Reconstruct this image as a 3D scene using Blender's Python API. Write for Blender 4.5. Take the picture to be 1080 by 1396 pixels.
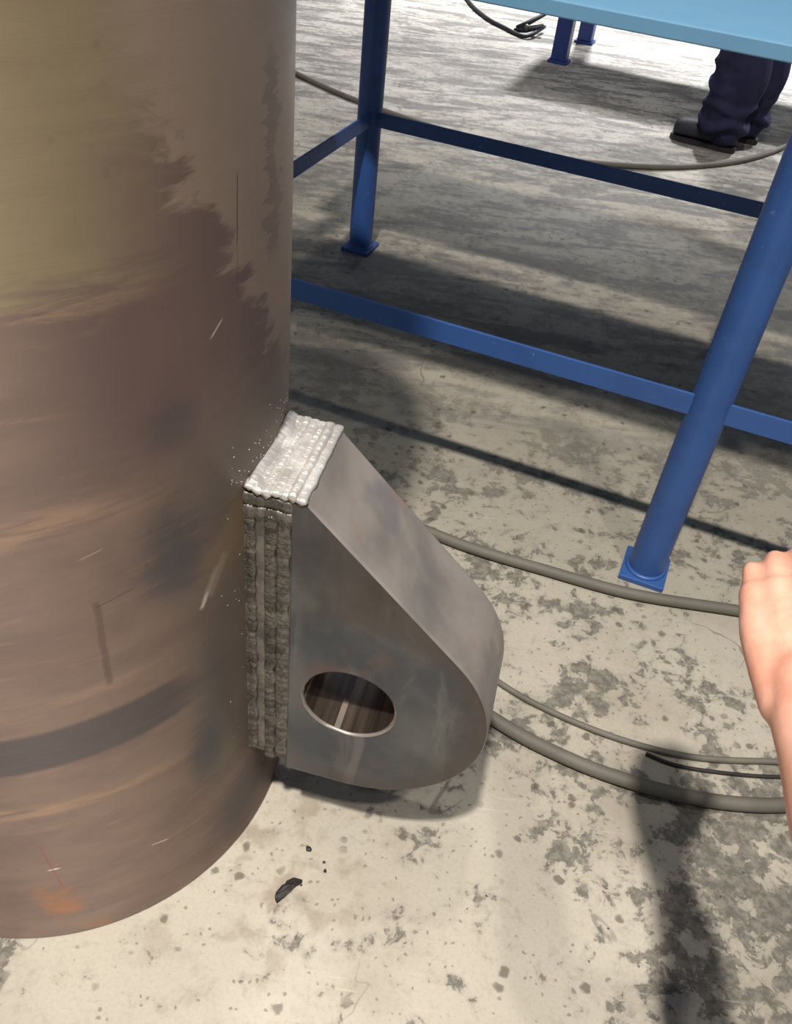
import bpy, bmesh, math, random
from math import sin, cos, pi, radians, sqrt, atan2, acos
from mathutils import Vector, Matrix, noise as mnoise

for o in list(bpy.data.objects):
    bpy.data.objects.remove(o, do_unlink=True)
SC = bpy.context.scene
COL = SC.collection
random.seed(7)

# ------------------------------------------------------------------ camera
H = 1.25                                   # camera height above the floor, metres
PITCH, ROLL, FPX = 0.71772, 0.12795, 1200.0
fw = Vector((0, cos(PITCH), -sin(PITCH)))
rt0 = Vector((1, 0, 0)); up0 = rt0.cross(fw)
rt = cos(ROLL) * rt0 + sin(ROLL) * up0
up = -sin(ROLL) * rt0 + cos(ROLL) * up0
cd = bpy.data.cameras.new('camera')
cam = bpy.data.objects.new('camera', cd); COL.objects.link(cam)
m = Matrix((rt, up, -fw)).transposed().to_4x4(); m.translation = Vector((0, 0, H))
cam.matrix_world = m
cd.sensor_fit = 'VERTICAL'; cd.sensor_height = 24.0
cd.lens = FPX / 1396.0 * 24.0
cd.clip_start = 0.02
SC.camera = cam

# ------------------------------------------------------------------ frame of the benches (rail direction / depth direction)
TH = -0.30472
E1 = Vector((cos(TH), sin(TH), 0)); E2 = Vector((-sin(TH), cos(TH), 0))
def EW(a, b, z=0.0):                        # bench frame, in camera heights -> world metres
    return (E1 * a + E2 * b) * H + Vector((0, 0, z * H))

# ------------------------------------------------------------------ light
world = bpy.data.worlds.new('hall_light'); SC.world = world
world.use_nodes = True
bg = world.node_tree.nodes['Background']
bg.inputs['Color'].default_value = (0.70, 0.79, 1.0, 1)
bg.inputs['Strength'].default_value = 0.18

def high_bay(a, b, h, power, size=0.26, color=(1.0, 0.945, 0.88), spread=115):
    ld = bpy.data.lights.new('high_bay_lamp', 'AREA')
    ld.shape = 'DISK'; ld.size = size; ld.energy = power; ld.color = color; ld.spread = radians(spread)
    o = bpy.data.objects.new('high_bay_lamp', ld); COL.objects.link(o)
    o.location = EW(a, b, h)
    return o
high_bay(-0.12, -1.28, 5.0, 290)             # lamp row behind the photographer
high_bay(1.5, -1.24, 5.0, 85)
high_bay(-1.2, 7.3, 5.0, 740, 0.5, (0.96, 0.97, 1.0), 95)      # next row over the far bay
high_bay(2.2, 6.9, 5.0, 740, 0.5, (0.96, 0.97, 1.0), 95)
high_bay(-0.65, 1.5, 6.5, 40)

SC.view_settings.view_transform = 'Standard'
SC.view_settings.look = 'None'
SC.view_settings.gamma = 1.0
SC.view_settings.use_curve_mapping = False
SC.view_settings.exposure = 0.0

# ------------------------------------------------------------------ material helpers
def lin(r, g, b):
    f = lambda c: ((c / 255 + 0.055) / 1.055) ** 2.4 if c > 10 else c / 255 / 12.92
    return (f(r), f(g), f(b), 1)

class NT:
    def __init__(s, name):
        s.mat = bpy.data.materials.new(name); s.mat.use_nodes = True
        s.t = s.mat.node_tree; s.n = s.t.nodes; s.l = s.t.links
        s.b = s.n['Principled BSDF']
        s.tc = s.n.new('ShaderNodeTexCoord')
    def link(s, a, b): s.l.new(a, b)
    def put(s, v, sock):
        if isinstance(v, (int, float)): sock.default_value = v
        elif isinstance(v, (tuple, list)):
            sock.default_value = v if len(v) == len(sock.default_value) else tuple(v)[:len(sock.default_value)]
        else: s.link(v, sock)
    def math(s, op, a, b=0.0, c=None):
        n = s.n.new('ShaderNodeMath'); n.operation = op
        s.put(a, n.inputs[0]); s.put(b, n.inputs[1])
        if c is not None: s.put(c, n.inputs[2])
        return n.outputs[0]
    def obj(s): return s.tc.outputs['Object']
    def mapping(s, vec, scale=(1, 1, 1), rot=(0, 0, 0), loc=(0, 0, 0)):
        n = s.n.new('ShaderNodeMapping'); s.link(vec, n.inputs[0])
        n.inputs['Scale'].default_value = scale; n.inputs['Rotation'].default_value = rot; n.inputs['Location'].default_value = loc
        return n.outputs[0]
    def noise(s, vec, scale, detail=4, rough=0.55, dist=0.0):
        n = s.n.new('ShaderNodeTexNoise'); s.link(vec, n.inputs['Vector'])
        n.inputs['Scale'].default_value = scale; n.inputs['Detail'].default_value = detail
        n.inputs['Roughness'].default_value = rough; n.inputs['Distortion'].default_value = dist
        return n.outputs['Fac']
    def voro(s, vec, scale, rnd=1.0):
        n = s.n.new('ShaderNodeTexVoronoi'); s.link(vec, n.inputs['Vector'])
        n.inputs['Scale'].default_value = scale; n.inputs['Randomness'].default_value = rnd
        return n.outputs['Distance'], n.outputs['Color']
    def step(s, v, a, b, smooth=True):         # 0 below a, 1 above b (a may exceed b)
        n = s.n.new('ShaderNodeMapRange'); n.interpolation_type = 'SMOOTHSTEP' if smooth else 'LINEAR'
        s.put(v, n.inputs['Value'])
        if a <= b:
            n.inputs['From Min'].default_value = a; n.inputs['From Max'].default_value = b
        else:
            n.inputs['From Min'].default_value = b; n.inputs['From Max'].default_value = a
            n.inputs['To Min'].default_value = 1; n.inputs['To Max'].default_value = 0
        return n.outputs[0]
    def mul(s, *a):
        r = a[0]
        for x in a[1:]: r = s.math('MULTIPLY', r, x)
        return r
    def mix(s, fac, a, b):
        n = s.n.new('ShaderNodeMix'); n.data_type = 'RGBA'
        s.put(fac, n.inputs['Factor']); s.put(a, n.inputs['A']) if False else None
        s.put(a, n.inputs[6]); s.put(b, n.inputs[7])
        return n.outputs[2]
    def gain(s, col, k):
        n = s.n.new('ShaderNodeVectorMath'); n.operation = 'SCALE'; s.link(col, n.inputs[0]); n.inputs['Scale'].default_value = k
        return n.outputs[0]
    def sep(s, vec):
        n = s.n.new('ShaderNodeSeparateXYZ'); s.link(vec, n.inputs[0]); return n.outputs
    def comb(s, x, y, z):
        n = s.n.new('ShaderNodeCombineXYZ'); s.put(x, n.inputs[0]); s.put(y, n.inputs[1]); s.put(z, n.inputs[2]); return n.outputs[0]
    def bump(s, h, strength=0.3, dist=0.01):
        n = s.n.new('ShaderNodeBump'); n.inputs['Strength'].default_value = strength; n.inputs['Distance'].default_value = dist
        s.link(h, n.inputs['Height']); s.link(n.outputs[0], s.b.inputs['Normal']); return n.outputs[0]
    def done(s, color, rough=0.5, metal=0.0, spec=0.5, **kw):
        s.put(color, s.b.inputs['Base Color']); s.put(rough, s.b.inputs['Roughness']); s.put(metal, s.b.inputs['Metallic'])
        s.b.inputs['Specular IOR Level'].default_value = spec
        for k, v in kw.items(): s.put(v, s.b.inputs[k])
        return s.mat

# ------------------------------------------------------------------ object helpers
def empty(name, loc=(0, 0, 0), rz=0.0):
    o = bpy.data.objects.new(name, None); COL.objects.link(o)
    o.location = loc; o.rotation_euler = (0, 0, rz); o.empty_display_size = 0.1
    return o
def tag(o, label=None, cat=None, group=None, kind=None):
    if label: o['label'] = label
    if cat: o['category'] = cat
    if group: o['group'] = group
    if kind: o['kind'] = kind
    return o
def obj(name, bm, mat, parent=None, smooth=False):
    me = bpy.data.meshes.new(name)
    bmesh.ops.recalc_face_normals(bm, faces=bm.faces[:])
    bm.to_mesh(me); bm.free()
    if mat: me.materials.append(mat)
    if smooth:
        me.shade_smooth()
    o = bpy.data.objects.new(name, me); COL.objects.link(o)
    if parent: o.parent = parent
    return o
def auto_smooth(o, ang=40):
    me = o.data; me.shade_smooth()
    bm = bmesh.new(); bm.from_mesh(me)
    for e in bm.edges:
        if len(e.link_faces) == 2 and e.calc_face_angle(0) > radians(ang): e.smooth = False
    bm.to_mesh(me); bm.free()
def bevel(o, w, seg=2, ang=40):
    md = o.modifiers.new('bevel', 'BEVEL'); md.width = w; md.segments = seg; md.limit_method = 'ANGLE'; md.angle_limit = radians(ang)
    md.harden_normals = False
    return o
def frame(d):                                   # two unit vectors perpendicular to d
    d = d.normalized(); a = Vector((0, 0, 1)) if abs(d.z) < 0.9 else Vector((1, 0, 0))
    u = d.cross(a).normalized(); return u, d.cross(u).normalized()
def add_box(bm, c, sx, sy, sz, ax=None):        # centre, full sizes, optional (x, y, z) axes
    X, Y, Z = ax or (Vector((1, 0, 0)), Vector((0, 1, 0)), Vector((0, 0, 1)))
    c = Vector(c)
    v = [bm.verts.new(c + X * (sx / 2 * i) + Y * (sy / 2 * j) + Z * (sz / 2 * k)) for i in (-1, 1) for j in (-1, 1) for k in (-1, 1)]
    for q in ((0, 1, 3, 2), (4, 6, 7, 5), (0, 4, 5, 1), (2, 3, 7, 6), (0, 2, 6, 4), (1, 5, 7, 3)):
        bm.faces.new([v[i] for i in q])
    return v
def add_tube(bm, pts, radii, n=16, caps=True, squash=None, aim=None):
    pts = [Vector(p) for p in pts]
    if not isinstance(radii, (list, tuple)): radii = [radii] * len(pts)
    rings = []
    t0 = (pts[1] - pts[0]).normalized(); u, w = frame(t0) if aim is None else (aim.cross(t0).normalized(), None)
    w = t0.cross(u).normalized()
    for i, P in enumerate(pts):
        if i == 0: t = pts[1] - pts[0]
        elif i == len(pts) - 1: t = pts[-1] - pts[-2]
        else: t = (pts[i + 1] - pts[i]).normalized() + (pts[i] - pts[i - 1]).normalized()
        t = t.normalized()
        u = (u - t * u.dot(t)).normalized(); w = t.cross(u).normalized()
        sq = squash if squash else 1.0
        rings.append([bm.verts.new(P + u * (radii[i] * cos(2 * pi * k / n)) + w * (radii[i] * sq * sin(2 * pi * k / n))) for k in range(n)])
    for a, b in zip(rings[:-1], rings[1:]):
        for k in range(n): bm.faces.new((a[k], a[(k + 1) % n], b[(k + 1) % n], b[k]))
    if caps:
        bm.faces.new(rings[0][::-1]); bm.faces.new(rings[-1])
    return rings
def smooth_path(pts, sub=10):                   # Catmull-Rom through the points
    P = [Vector(p) for p in pts]; P = [P[0] * 2 - P[1]] + P + [P[-1] * 2 - P[-2]]
    out = []
    for i in range(1, len(P) - 2):
        a, b, c, d = P[i - 1], P[i], P[i + 1], P[i + 2]
        for k in range(sub):
            t = k / sub
            out.append(0.5 * ((2 * b) + (c - a) * t + (2 * a - 5 * b + 4 * c - d) * t * t + (3 * b - a - 3 * c + d) * t ** 3))
    out.append(P[-2]); return out

# ------------------------------------------------------------------ materials
def mat_floor():
    s = NT('worn_concrete'); v = s.obj()
    x, y, z = s.sep(v)
    big = s.noise(v, 1.3, 3, 0.55)
    mid = s.noise(s.mapping(v, (1, 1, 1), (0, 0, 0.3)), 7.5, 6, 0.62, 0.5)
    fine = s.noise(v, 30, 6, 0.68, 0.4)
    streak = s.noise(s.mapping(v, (2.2, 8.0, 1), (0, 0, -TH)), 1.6, 6, 0.62, 0.6)
    grain = s.noise(v, 160, 3, 0.7)
    col = s.mix(s.step(big, 0.35, 0.65), lin(208, 200, 183), lin(188, 179, 162))
    col = s.mix(s.mul(s.step(s.noise(v, 3.1, 4, 0.6), 0.5, 0.7), 0.55), col, lin(166, 156, 136))
    # dark scuffed zones: few right in front of the pipe, more toward the benches
    dx = s.math('SUBTRACT', x, -0.05); dy = s.math('SUBTRACT', y, 0.45)
    r2 = s.math('ADD', s.mul(dx, dx), s.mul(dy, dy))
    rr = s.math('SQRT', r2)
    dens = s.step(rr, 0.12, 0.75)
    near = s.step(y, 2.1, 1.3)
    k = s.math('ADD', s.math('ADD', s.mul(mid, 0.50), s.mul(fine, 0.50)), s.mul(s.math('SUBTRACT', big, 0.5), 0.16))
    k = s.math('ADD', k, s.mul(dens, 0.05))
    # grimy corner to the right
    gx = s.math('SUBTRACT', x, 0.62); gy = s.math('SUBTRACT', y, 0.66)
    grime = s.step(s.math('SQRT', s.math('ADD', s.mul(gx, gx), s.mul(gy, gy))), 0.36, 0.08)
    k = s.math('ADD', k, s.mul(grime, 0.055))
    patch = s.mul(s.step(k, 0.565, 0.60), s.math('ADD', 0.25, s.mul(near, 0.75)))
    dirt_falloff = s.mul(s.step(rr, 0.45, 1.3), s.step(y, 4.6, 2.4))  # traffic dirt by distance, with lamp falloff put into the same tone
    col = s.mix(s.mul(dirt_falloff, 0.75), col, s.mix(s.noise(v, 2.2, 5, 0.6), lin(152, 146, 130), lin(186, 179, 162)))
    col = s.mix(s.mul(s.step(y, 2.8, 4.8), 0.5), col, lin(208, 204, 200))  # far floor lightened: the far bay's brightness put into the colour
    soft = s.step(k, 0.50, 0.60); col = s.mix(s.mul(soft, 0.32), col, lin(140, 133, 118))
    col = s.mix(s.mul(patch, s.math('ADD', 0.5, s.mul(s.step(s.noise(v, 75, 4, 0.7), 0.38, 0.6), 0.4))), col, lin(100, 97, 89))
    streak2 = s.noise(s.mapping(v, (1.3, 4.6, 1), (0, 0, -TH + 0.12)), 1.5, 6, 0.6, 0.9)
    ks = s.math('ADD', s.math('ADD', s.mul(streak, 0.4), s.mul(streak2, 0.45)), s.mul(fine, 0.15))
    far = s.step(y, 1.45, 2.2)
    sp = s.mul(s.step(ks, 0.455, 0.565), far)
    col = s.mix(s.mul(sp, 0.80), col, lin(112, 109, 105))
    # small speckles
    nz = s.n.new('ShaderNodeTexNoise'); s.link(v, nz.inputs['Vector']); nz.inputs['Scale'].default_value = 55; nz.inputs['Detail'].default_value = 4
    wv = s.n.new('ShaderNodeVectorMath'); wv.operation = 'MULTIPLY_ADD'; s.link(nz.outputs['Color'], wv.inputs[0]); wv.inputs[1].default_value = (0.016, 0.016, 0.0); s.link(v, wv.inputs[2])
    wv = wv.outputs[0]
    d, c = s.voro(wv, 34)
    big2 = s.step(s.sep(c)[0], 0.62, 0.72)
    spk = s.mul(s.step(d, 0.30, 0.16), big2, s.step(s.noise(v, 4.5, 2), 0.42, 0.55))
    col = s.mix(s.mul(spk, 0.75), col, lin(96, 88, 76))
    d2, c2 = s.voro(wv, 95)
    spk2 = s.mul(s.step(d2, 0.30, 0.15), s.step(s.sep(c2)[1], 0.72, 0.8))
    col = s.mix(s.mul(spk2, 0.6), col, lin(110, 101, 88))
    # brownish drips under the lug
    bx = s.math('SUBTRACT', x, -0.12); by = s.math('SUBTRACT', y, 0.62)
    rb = s.math('SQRT', s.math('ADD', s.mul(bx, bx), s.mul(by, by)))
    drip = s.mul(s.step(rb, 0.30, 0.05), s.step(s.noise(v, 17, 4, 0.6), 0.47, 0.66))
    col = s.mix(s.mul(drip, 0.5), col, lin(140, 120, 98))
    # fine cracks
    cr = s.math('ABSOLUTE', s.math('SUBTRACT', s.noise(v, 2.3, 3, 0.5, 1.2), 0.5))
    crack = s.mul(s.step(cr, 0.0035, 0.0012), s.step(s.noise(v, 1.9, 2), 0.5, 0.58))
    col = s.mix(s.mul(crack, 0.55), col, lin(90, 86, 78))
    # fine grain and pale scratches
    col = s.mix(s.mul(s.step(grain, 0.45, 0.75), 0.22), col, lin(140, 133, 118))
    scr = s.noise(s.mapping(v, (4, 60, 1), (0, 0, 0.9)), 2.0, 3, 0.6)
    col = s.mix(s.mul(s.step(scr, 0.64, 0.74), 0.3), col, lin(225, 222, 208))
    h = s.math('SUBTRACT', s.mul(grain, 0.35), s.math('ADD', s.mul(patch, 0.5), s.mul(spk, 0.8)))
    s.bump(h, 0.35, 0.0025)
    rough = s.math('ADD', 0.46, s.mul(patch, 0.22))
    return s.done(s.gain(col, 0.74), rough, 0, 0.4)

PHI = -0.1549
RAD = 0.26288 * H
def mat_pipe():
    s = NT('mill_scale_steel'); v = s.obj()
    x, y, z = s.sep(v)
    ang = s.math('ADD', s.math('MULTIPLY', s.math('ARCTAN2', y, x), 180 / pi), math.degrees(PHI))   # world azimuth, degrees
    zz = s.math('DIVIDE', z, H)
    u = s.math('MULTIPLY', ang, pi / 180 * RAD)
    wrap = s.comb(u, 0.0, z)
    n1 = s.noise(s.mapping(wrap, (1.0, 1, 2.6)), 5.0, 5, 0.6, 0.3)
    n2 = s.noise(s.mapping(wrap, (1.2, 1, 7.0)), 9.0, 5, 0.65, 0.4)
    n3 = s.noise(wrap, 40, 4, 0.6)
    jit = s.math('SUBTRACT', n2, 0.5)
    zj = s.math('ADD', zz, s.mul(jit, 0.10))
    aj = s.math('ADD', ang, s.mul(s.math('SUBTRACT', n1, 0.5), 26))
    col = s.mix(s.step(n1, 0.32, 0.68), lin(120, 102, 93), lin(136, 116, 103))
    col = s.mix(s.mul(s.step(n2, 0.55, 0.7), 0.5), col, lin(150, 122, 102))
    # purple-brown zone under the cleaned upper part
    zone = s.mul(s.step(zj, 0.56, 0.66), s.step(aj, -62, -42))
    col = s.mix(s.mul(zone, 0.8), col, lin(110, 92, 88))
    # golden, wire-brushed upper part at the left
    gold = s.mul(s.step(zj, 0.725, 0.765), s.step(aj, -28, -48))
    gold2 = s.mul(s.step(s.math('ADD', zz, s.mul(jit, 0.08)), 0.76, 0.86), s.step(aj, -24, -44))
    col = s.mix(s.mul(s.math('MAXIMUM', gold, gold2), 0.85), col, s.mix(n2, lin(142, 127, 98), lin(156, 143, 112)))
    # pale grey-beige cleaned area at the upper right with a ragged lower edge
    zb = s.math('SUBTRACT', s.math('SUBTRACT', zz, 0.580), s.mul(ang, -0.0067))
    rag = s.math('SUBTRACT', s.noise(s.mapping(wrap, (1.0, 1, 3.2), (0, 0.35, 0)), 13, 5, 0.62, 0.8), 0.5)
    ragged = s.math('ADD', zb, s.mul(rag, 0.20))
    clean = s.mul(s.step(ragged, -0.012, 0.018), s.step(aj, -42, -33))
    col = s.mix(s.mul(clean, 0.9), col, s.mix(n1, lin(146, 128, 110), lin(162, 143, 126)))
    # dark run-down stain near the right edge
    st = s.mul(s.step(s.math('ABSOLUTE', s.math('ADD', ang, s.math('ADD', 9.5, s.mul(jit, 22)))), 3.4, 2.2),
               s.step(zz, 0.700, 0.725), s.step(zz, 0.86, 0.83), s.step(s.noise(s.mapping(wrap, (3, 1, 1)), 7, 2), 0.40, 0.46))
    col = s.mix(s.mul(st, 0.65), col, lin(118, 103, 95))
    # blue-grey heat tint around the weld
    heat = s.mul(s.step(aj, -44, -30), s.step(zj, 0.66, 0.56), s.step(zz, 0.12, 0.2))
    col = s.mix(s.mul(heat, 0.75), col, s.mix(n1, lin(104, 98, 92), lin(124, 113, 100)))
    for (a0, z0, sa, sz, st_) in ((-38.5, 0.515, 6, 0.05, 0.8), (-35, 0.235, 4.5, 0.05, 0.75), (-36.3, 0.632, 5, 0.022, 0.55), (-31, 0.30, 5, 0.10, 0.45), (-24, 0.08, 12, 0.06, 0.75)):
        da = s.math('DIVIDE', s.math('SUBTRACT', ang, a0), sa); dz = s.math('DIVIDE', s.math('SUBTRACT', zz, z0), sz)
        dd = s.math('ADD', s.math('SQRT', s.math('ADD', s.mul(da, da), s.mul(dz, dz))), s.mul(jit, 1.4))
        col = s.mix(s.mul(s.step(dd, 1.5, 0.3), st_), col, lin(84, 83, 85))
    tan = s.mul(s.step(aj, -34, -27), s.step(s.math('ABSOLUTE', s.math('SUBTRACT', zj, 0.49)), 0.05, 0.01))
    col = s.mix(s.mul(tan, 0.6), col, lin(142, 120, 92))
    # dark ring and paler rings
    band = s.mul(s.step(s.math('ABSOLUTE', s.math('SUBTRACT', zz, s.math('ADD', 0.338, s.mul(s.math('ADD', ang, 72), 0.0002)))), 0.029, 0.022), s.step(aj, -32, -44))
    col = s.mix(s.mul(band, 0.82), col, s.mix(s.noise(s.mapping(wrap, (0.6, 1, 60)), 5, 3), lin(72, 69, 72), lin(92, 86, 86)))
    for z0, w, k in ((0.737, 0.009, 0.5), (0.583, 0.020, 0.45), (0.253, 0.014, 0.5), (0.400, 0.010, 0.25)):
        ring = s.mul(s.step(s.math('ABSOLUTE', s.math('SUBTRACT', zz, z0)), w, w * 0.2), s.step(aj, -34, -50), s.step(n2, 0.35, 0.6))
        col = s.mix(s.mul(ring, k), col, lin(178, 146, 118))
    # scratches: segments in (azimuth, height)
    def seg(a0, z0, a1, z1, w, amt, c):
        nonlocal col
        k = pi / 180 * RAD / H
        ux, uz = (a1 - a0) * k, z1 - z0; L = sqrt(ux * ux + uz * uz); ux /= L; uz /= L
        px = s.mul(s.math('SUBTRACT', ang, a0), k); pz = s.math('SUBTRACT', zz, z0)
        t = s.math('ADD', s.mul(px, ux), s.mul(pz, uz))
        dn = s.math('ABSOLUTE', s.math('ADD', s.math('SUBTRACT', s.mul(px, uz), s.mul(pz, ux)), s.mul(jit, w * 1.2)))
        msk = s.mul(s.step(dn, w, w * 0.3), s.step(t, -0.002, 0.004), s.step(t, L + 0.002, L - 0.004))
        col = s.mix(s.mul(msk, amt), col, c)
    seg(-20.4, 0.787, -20.9, 0.738, 0.0009, 0.8, lin(70, 58, 54))
    seg(-20.9, 0.738, -21.0, 0.70, 0.0007, 0.5, lin(70, 58, 54))
    seg(-33.5, 0.433, -29.0, 0.470, 0.0050, 0.5, lin(170, 160, 148)); seg(-33.5, 0.433, -31.6, 0.448, 0.0030, 0.75, lin(215, 208, 196))
    seg(-31.5, 0.440, -26.5, 0.478, 0.0075, 0.35, lin(172, 160, 142))
    seg(-27.8, 0.683, -25.0, 0.693, 0.0012, 0.8, lin(210, 200, 186))
    seg(-52.5, 0.5, -52.8, 0.40, 0.004, 0.45, lin(84, 66, 58))
    seg(-54, 0.545, -50, 0.549, 0.0010, 0.5, lin(190, 165, 145))
    seg(-53, 0.493, -46, 0.499, 0.0010, 0.6, lin(84, 66, 58))
    seg(-72, 0.145, -69.5, 0.146, 0.0016, 0.9, lin(228, 222, 210))
    seg(-50.5, 0.128, -46.5, 0.122, 0.0010, 0.8, lin(220, 210, 196))
    seg(-72, 0.195, -70, 0.10, 0.0015, 0.5, lin(150, 78, 62))
    rust = s.mul(s.step(s.noise(wrap, 6.5, 4), 0.60, 0.74), s.step(zz, 0.30, 0.1))
    col = s.mix(s.mul(rust, 0.7), col, lin(168, 112, 74))
    spots = s.mul(s.step(s.voro(wrap, 48)[0], 0.2, 0.1), s.step(s.noise(wrap, 6, 2), 0.54, 0.6))
    col = s.mix(s.mul(spots, 0.15), col, lin(82, 66, 60))
    groove = s.noise(s.mapping(wrap, (0.8, 1, 160)), 5, 3, 0.6)
    col = s.mix(s.mul(groove, 0.12), col, lin(90, 74, 66))
    s.bump(s.math('ADD', s.mul(groove, 0.5), s.mul(n3, 0.5)), 0.12, 0.001)
    tg = s.n.new('ShaderNodeTangent'); tg.direction_type = 'RADIAL'; tg.axis = 'Z'
    s.link(tg.outputs[0], s.b.inputs['Tangent'])
    return s.done(s.gain(col, 1.14), s.math('ADD', 0.42, s.mul(n2, 0.16)), 0.32, 0.4, **{'Anisotropic': 0.85, 'Anisotropic Rotation': 0.25})

SCN_, ZC_ = 0.3622 * H, 0.2762 * H
def mat_lug():
    s = NT('flame_cut_plate'); v = s.obj()
    x, y, z = s.sep(v)
    a = s.noise(v, 5.5, 4, 0.55, 0.3); b = s.noise(s.mapping(v, (1, 1, 0.4)), 14, 4, 0.6); c = s.noise(v, 70, 3, 0.6)
    col = s.mix(s.step(a, 0.36, 0.64), lin(80, 84, 90), lin(116, 117, 115))
    col = s.mix(s.mul(s.step(b, 0.46, 0.64), 0.6), col, lin(74, 75, 80))
    col = s.mix(s.mul(s.step(s.noise(v, 9, 3), 0.55, 0.68), 0.55), col, lin(122, 96, 88))
    # rub marks and paler wiped streaks
    wipe = s.noise(s.mapping(v, (3, 1, 0.8)), 6, 4, 0.6, 0.6)
    col = s.mix(s.mul(s.step(wipe, 0.56, 0.7), 0.45), col, lin(150, 146, 138))
    # heat-browned border along the flame-cut rim
    dx = s.math('SUBTRACT', x, SCN_); dz = s.math('SUBTRACT', z, ZC_)
    rr = s.math('ADD', s.math('SQRT', s.math('ADD', s.mul(dx, dx), s.mul(dz, dz))), s.mul(s.math('SUBTRACT', a, 0.5), 0.05))
    rim = s.mul(s.step(rr, 0.125, 0.172), s.step(x, SCN_ - 0.10, SCN_ + 0.01))
    col = s.mix(s.mul(rim, 0.6), col, lin(92, 76, 66))
    col = s.mix(s.mul(c, 0.2), col, lin(64, 62, 62))
    s.bump(s.math('ADD', s.mul(b, 0.5), s.mul(c, 0.5)), 0.16, 0.002)
    return s.done(s.gain(col, 0.70), s.math('ADD', 0.30, s.mul(b, 0.25)), 0.40, 0.5)

def mat_edge():  # rim faces, paler than the flat faces of the plate
    s = NT('pale_plate_edge'); v = s.obj()
    a = s.noise(v, 6, 4, 0.55, 0.3); b = s.noise(s.mapping(v, (1, 0.25, 1)), 30, 4, 0.6); c = s.noise(v, 9, 3)
    col = s.mix(s.step(a, 0.36, 0.64), lin(130, 124, 118), lin(166, 157, 148))
    col = s.mix(s.mul(s.step(c, 0.52, 0.66), 0.5), col, lin(110, 110, 118))
    col = s.mix(s.mul(s.step(s.noise(v, 13, 3), 0.58, 0.7), 0.5), col, lin(160, 134, 118))
    s.bump(b, 0.10, 0.002)
    return s.done(col, s.math('ADD', 0.32, s.mul(b, 0.2)), 0.45, 0.5)

def mat_weld(name, lo, hi, rough=0.38, metal=0.7):
    s = NT(name); v = s.obj()
    a = s.noise(v, 30, 4, 0.6); c = s.noise(v, 240, 3, 0.6)
    col = s.mix(s.step(a, 0.35, 0.65), lo, hi)
    s.bump(c, 0.35, 0.0012)
    return s.done(col, s.math('ADD', rough, s.mul(a, 0.2)), metal, 0.5)

def mat_bore():
    s = NT('machined_bore'); v = s.obj()
    a = s.noise(s.mapping(v, (60, 3, 60)), 1.2, 3, 0.6)
    col = s.mix(s.step(a, 0.3, 0.7), lin(110, 96, 86), lin(168, 150, 134))
    return s.done(col, 0.30, 0.9, 0.5)

def mat_paint(name, c, dark, rough=0.38, wear=0.3):
    s = NT(name); v = s.obj()
    a = s.noise(v, 7, 4, 0.6); b = s.noise(v, 60, 4, 0.65)
    col = s.mix(s.mul(s.step(a, 0.45, 0.7), 0.5), c, dark)
    col = s.mix(s.mul(s.step(b, 0.66, 0.74), wear), col, lin(150, 160, 172))
    s.bump(s.mul(b, 1.0), 0.06, 0.002)
    return s.done(col, s.math('ADD', rough, s.mul(a, 0.15)), 0, 0.5)

def mat_rubber(name, c1, c2):
    s = NT(name); v = s.obj()
    a = s.noise(v, 18, 4, 0.6)
    return s.done(s.mix(a, c1, c2), 0.62, 0, 0.35)

def mat_cloth(name, c1, c2):
    s = NT(name); v = s.obj()
    a = s.noise(s.mapping(v, (1, 1, 0.5)), 9, 5, 0.6, 0.5); w = s.noise(v, 300, 2)
    s.bump(s.math('ADD', a, s.mul(w, 0.1)), 0.6, 0.02)
    return s.done(s.mix(s.step(a, 0.35, 0.65), c1, c2), 0.9, 0, 0.2)

def mat_skin():
    s = NT('skin'); v = s.obj()
    a = s.noise(v, 22, 4, 0.6); c = s.noise(v, 180, 3)
    s.bump(c, 0.12, 0.001)
    col = s.mix(s.step(a, 0.35, 0.65), lin(214, 152, 128), lin(228, 174, 150))
    return s.done(col, 0.5, 0, 0.4, **{'Subsurface Weight': 0.12, 'Subsurface Radius': (0.01, 0.004, 0.002), 'Subsurface Scale': 0.4})

def mat_plain(name, c, rough=0.6, metal=0.0):
    s = NT(name); a = s.noise(s.obj(), 30, 3)
    return s.done(s.mix(s.mul(a, 0.35), c, tuple(x * 0.5 for x in c[:3]) + (1,)), rough, metal)

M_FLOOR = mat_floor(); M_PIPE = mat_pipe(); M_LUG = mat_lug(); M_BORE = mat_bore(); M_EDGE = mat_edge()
M_WELD = mat_weld('weld_metal', lin(98, 94, 88), lin(134, 128, 119), 0.40)
M_WELD_TOP = mat_weld('lit_weld_metal', lin(206, 201, 194), lin(232, 228, 221), 0.28, 0.6)  # near-white weld metal with the lamp reflection put into its colour
M_BLUE = mat_paint('blue_paint', lin(50, 86, 146), lin(40, 71, 126))
M_SKY = mat_paint('light_blue_paint', lin(104, 152, 184), lin(97, 144, 176), 0.45, 0.12)
M_NAVY = mat_paint('navy_paint', lin(34, 56, 118), lin(28, 44, 98))
M_CABLE = mat_rubber('dusty_rubber', lin(88, 84, 76), lin(112, 107, 96))
M_BLACK = mat_rubber('black_rubber', lin(32, 34, 40), lin(46, 48, 54))
M_CLOTH = mat_cloth('navy_workwear', lin(36, 38, 62), lin(48, 48, 74))
M_BOOT = mat_rubber('boot_leather', lin(30, 31, 40), lin(46, 46, 54))
M_SOLE = mat_rubber('boot_sole', lin(34, 32, 33), lin(50, 46, 44))
M_SKIN = mat_skin()
M_HAIR = mat_plain('hair', lin(48, 36, 28), 0.6)
M_SLAG = mat_plain('slag', lin(40, 36, 32), 0.6)
M_CHIP = mat_plain('steel_chip', lin(120, 116, 108), 0.35, 0.8)

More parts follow.
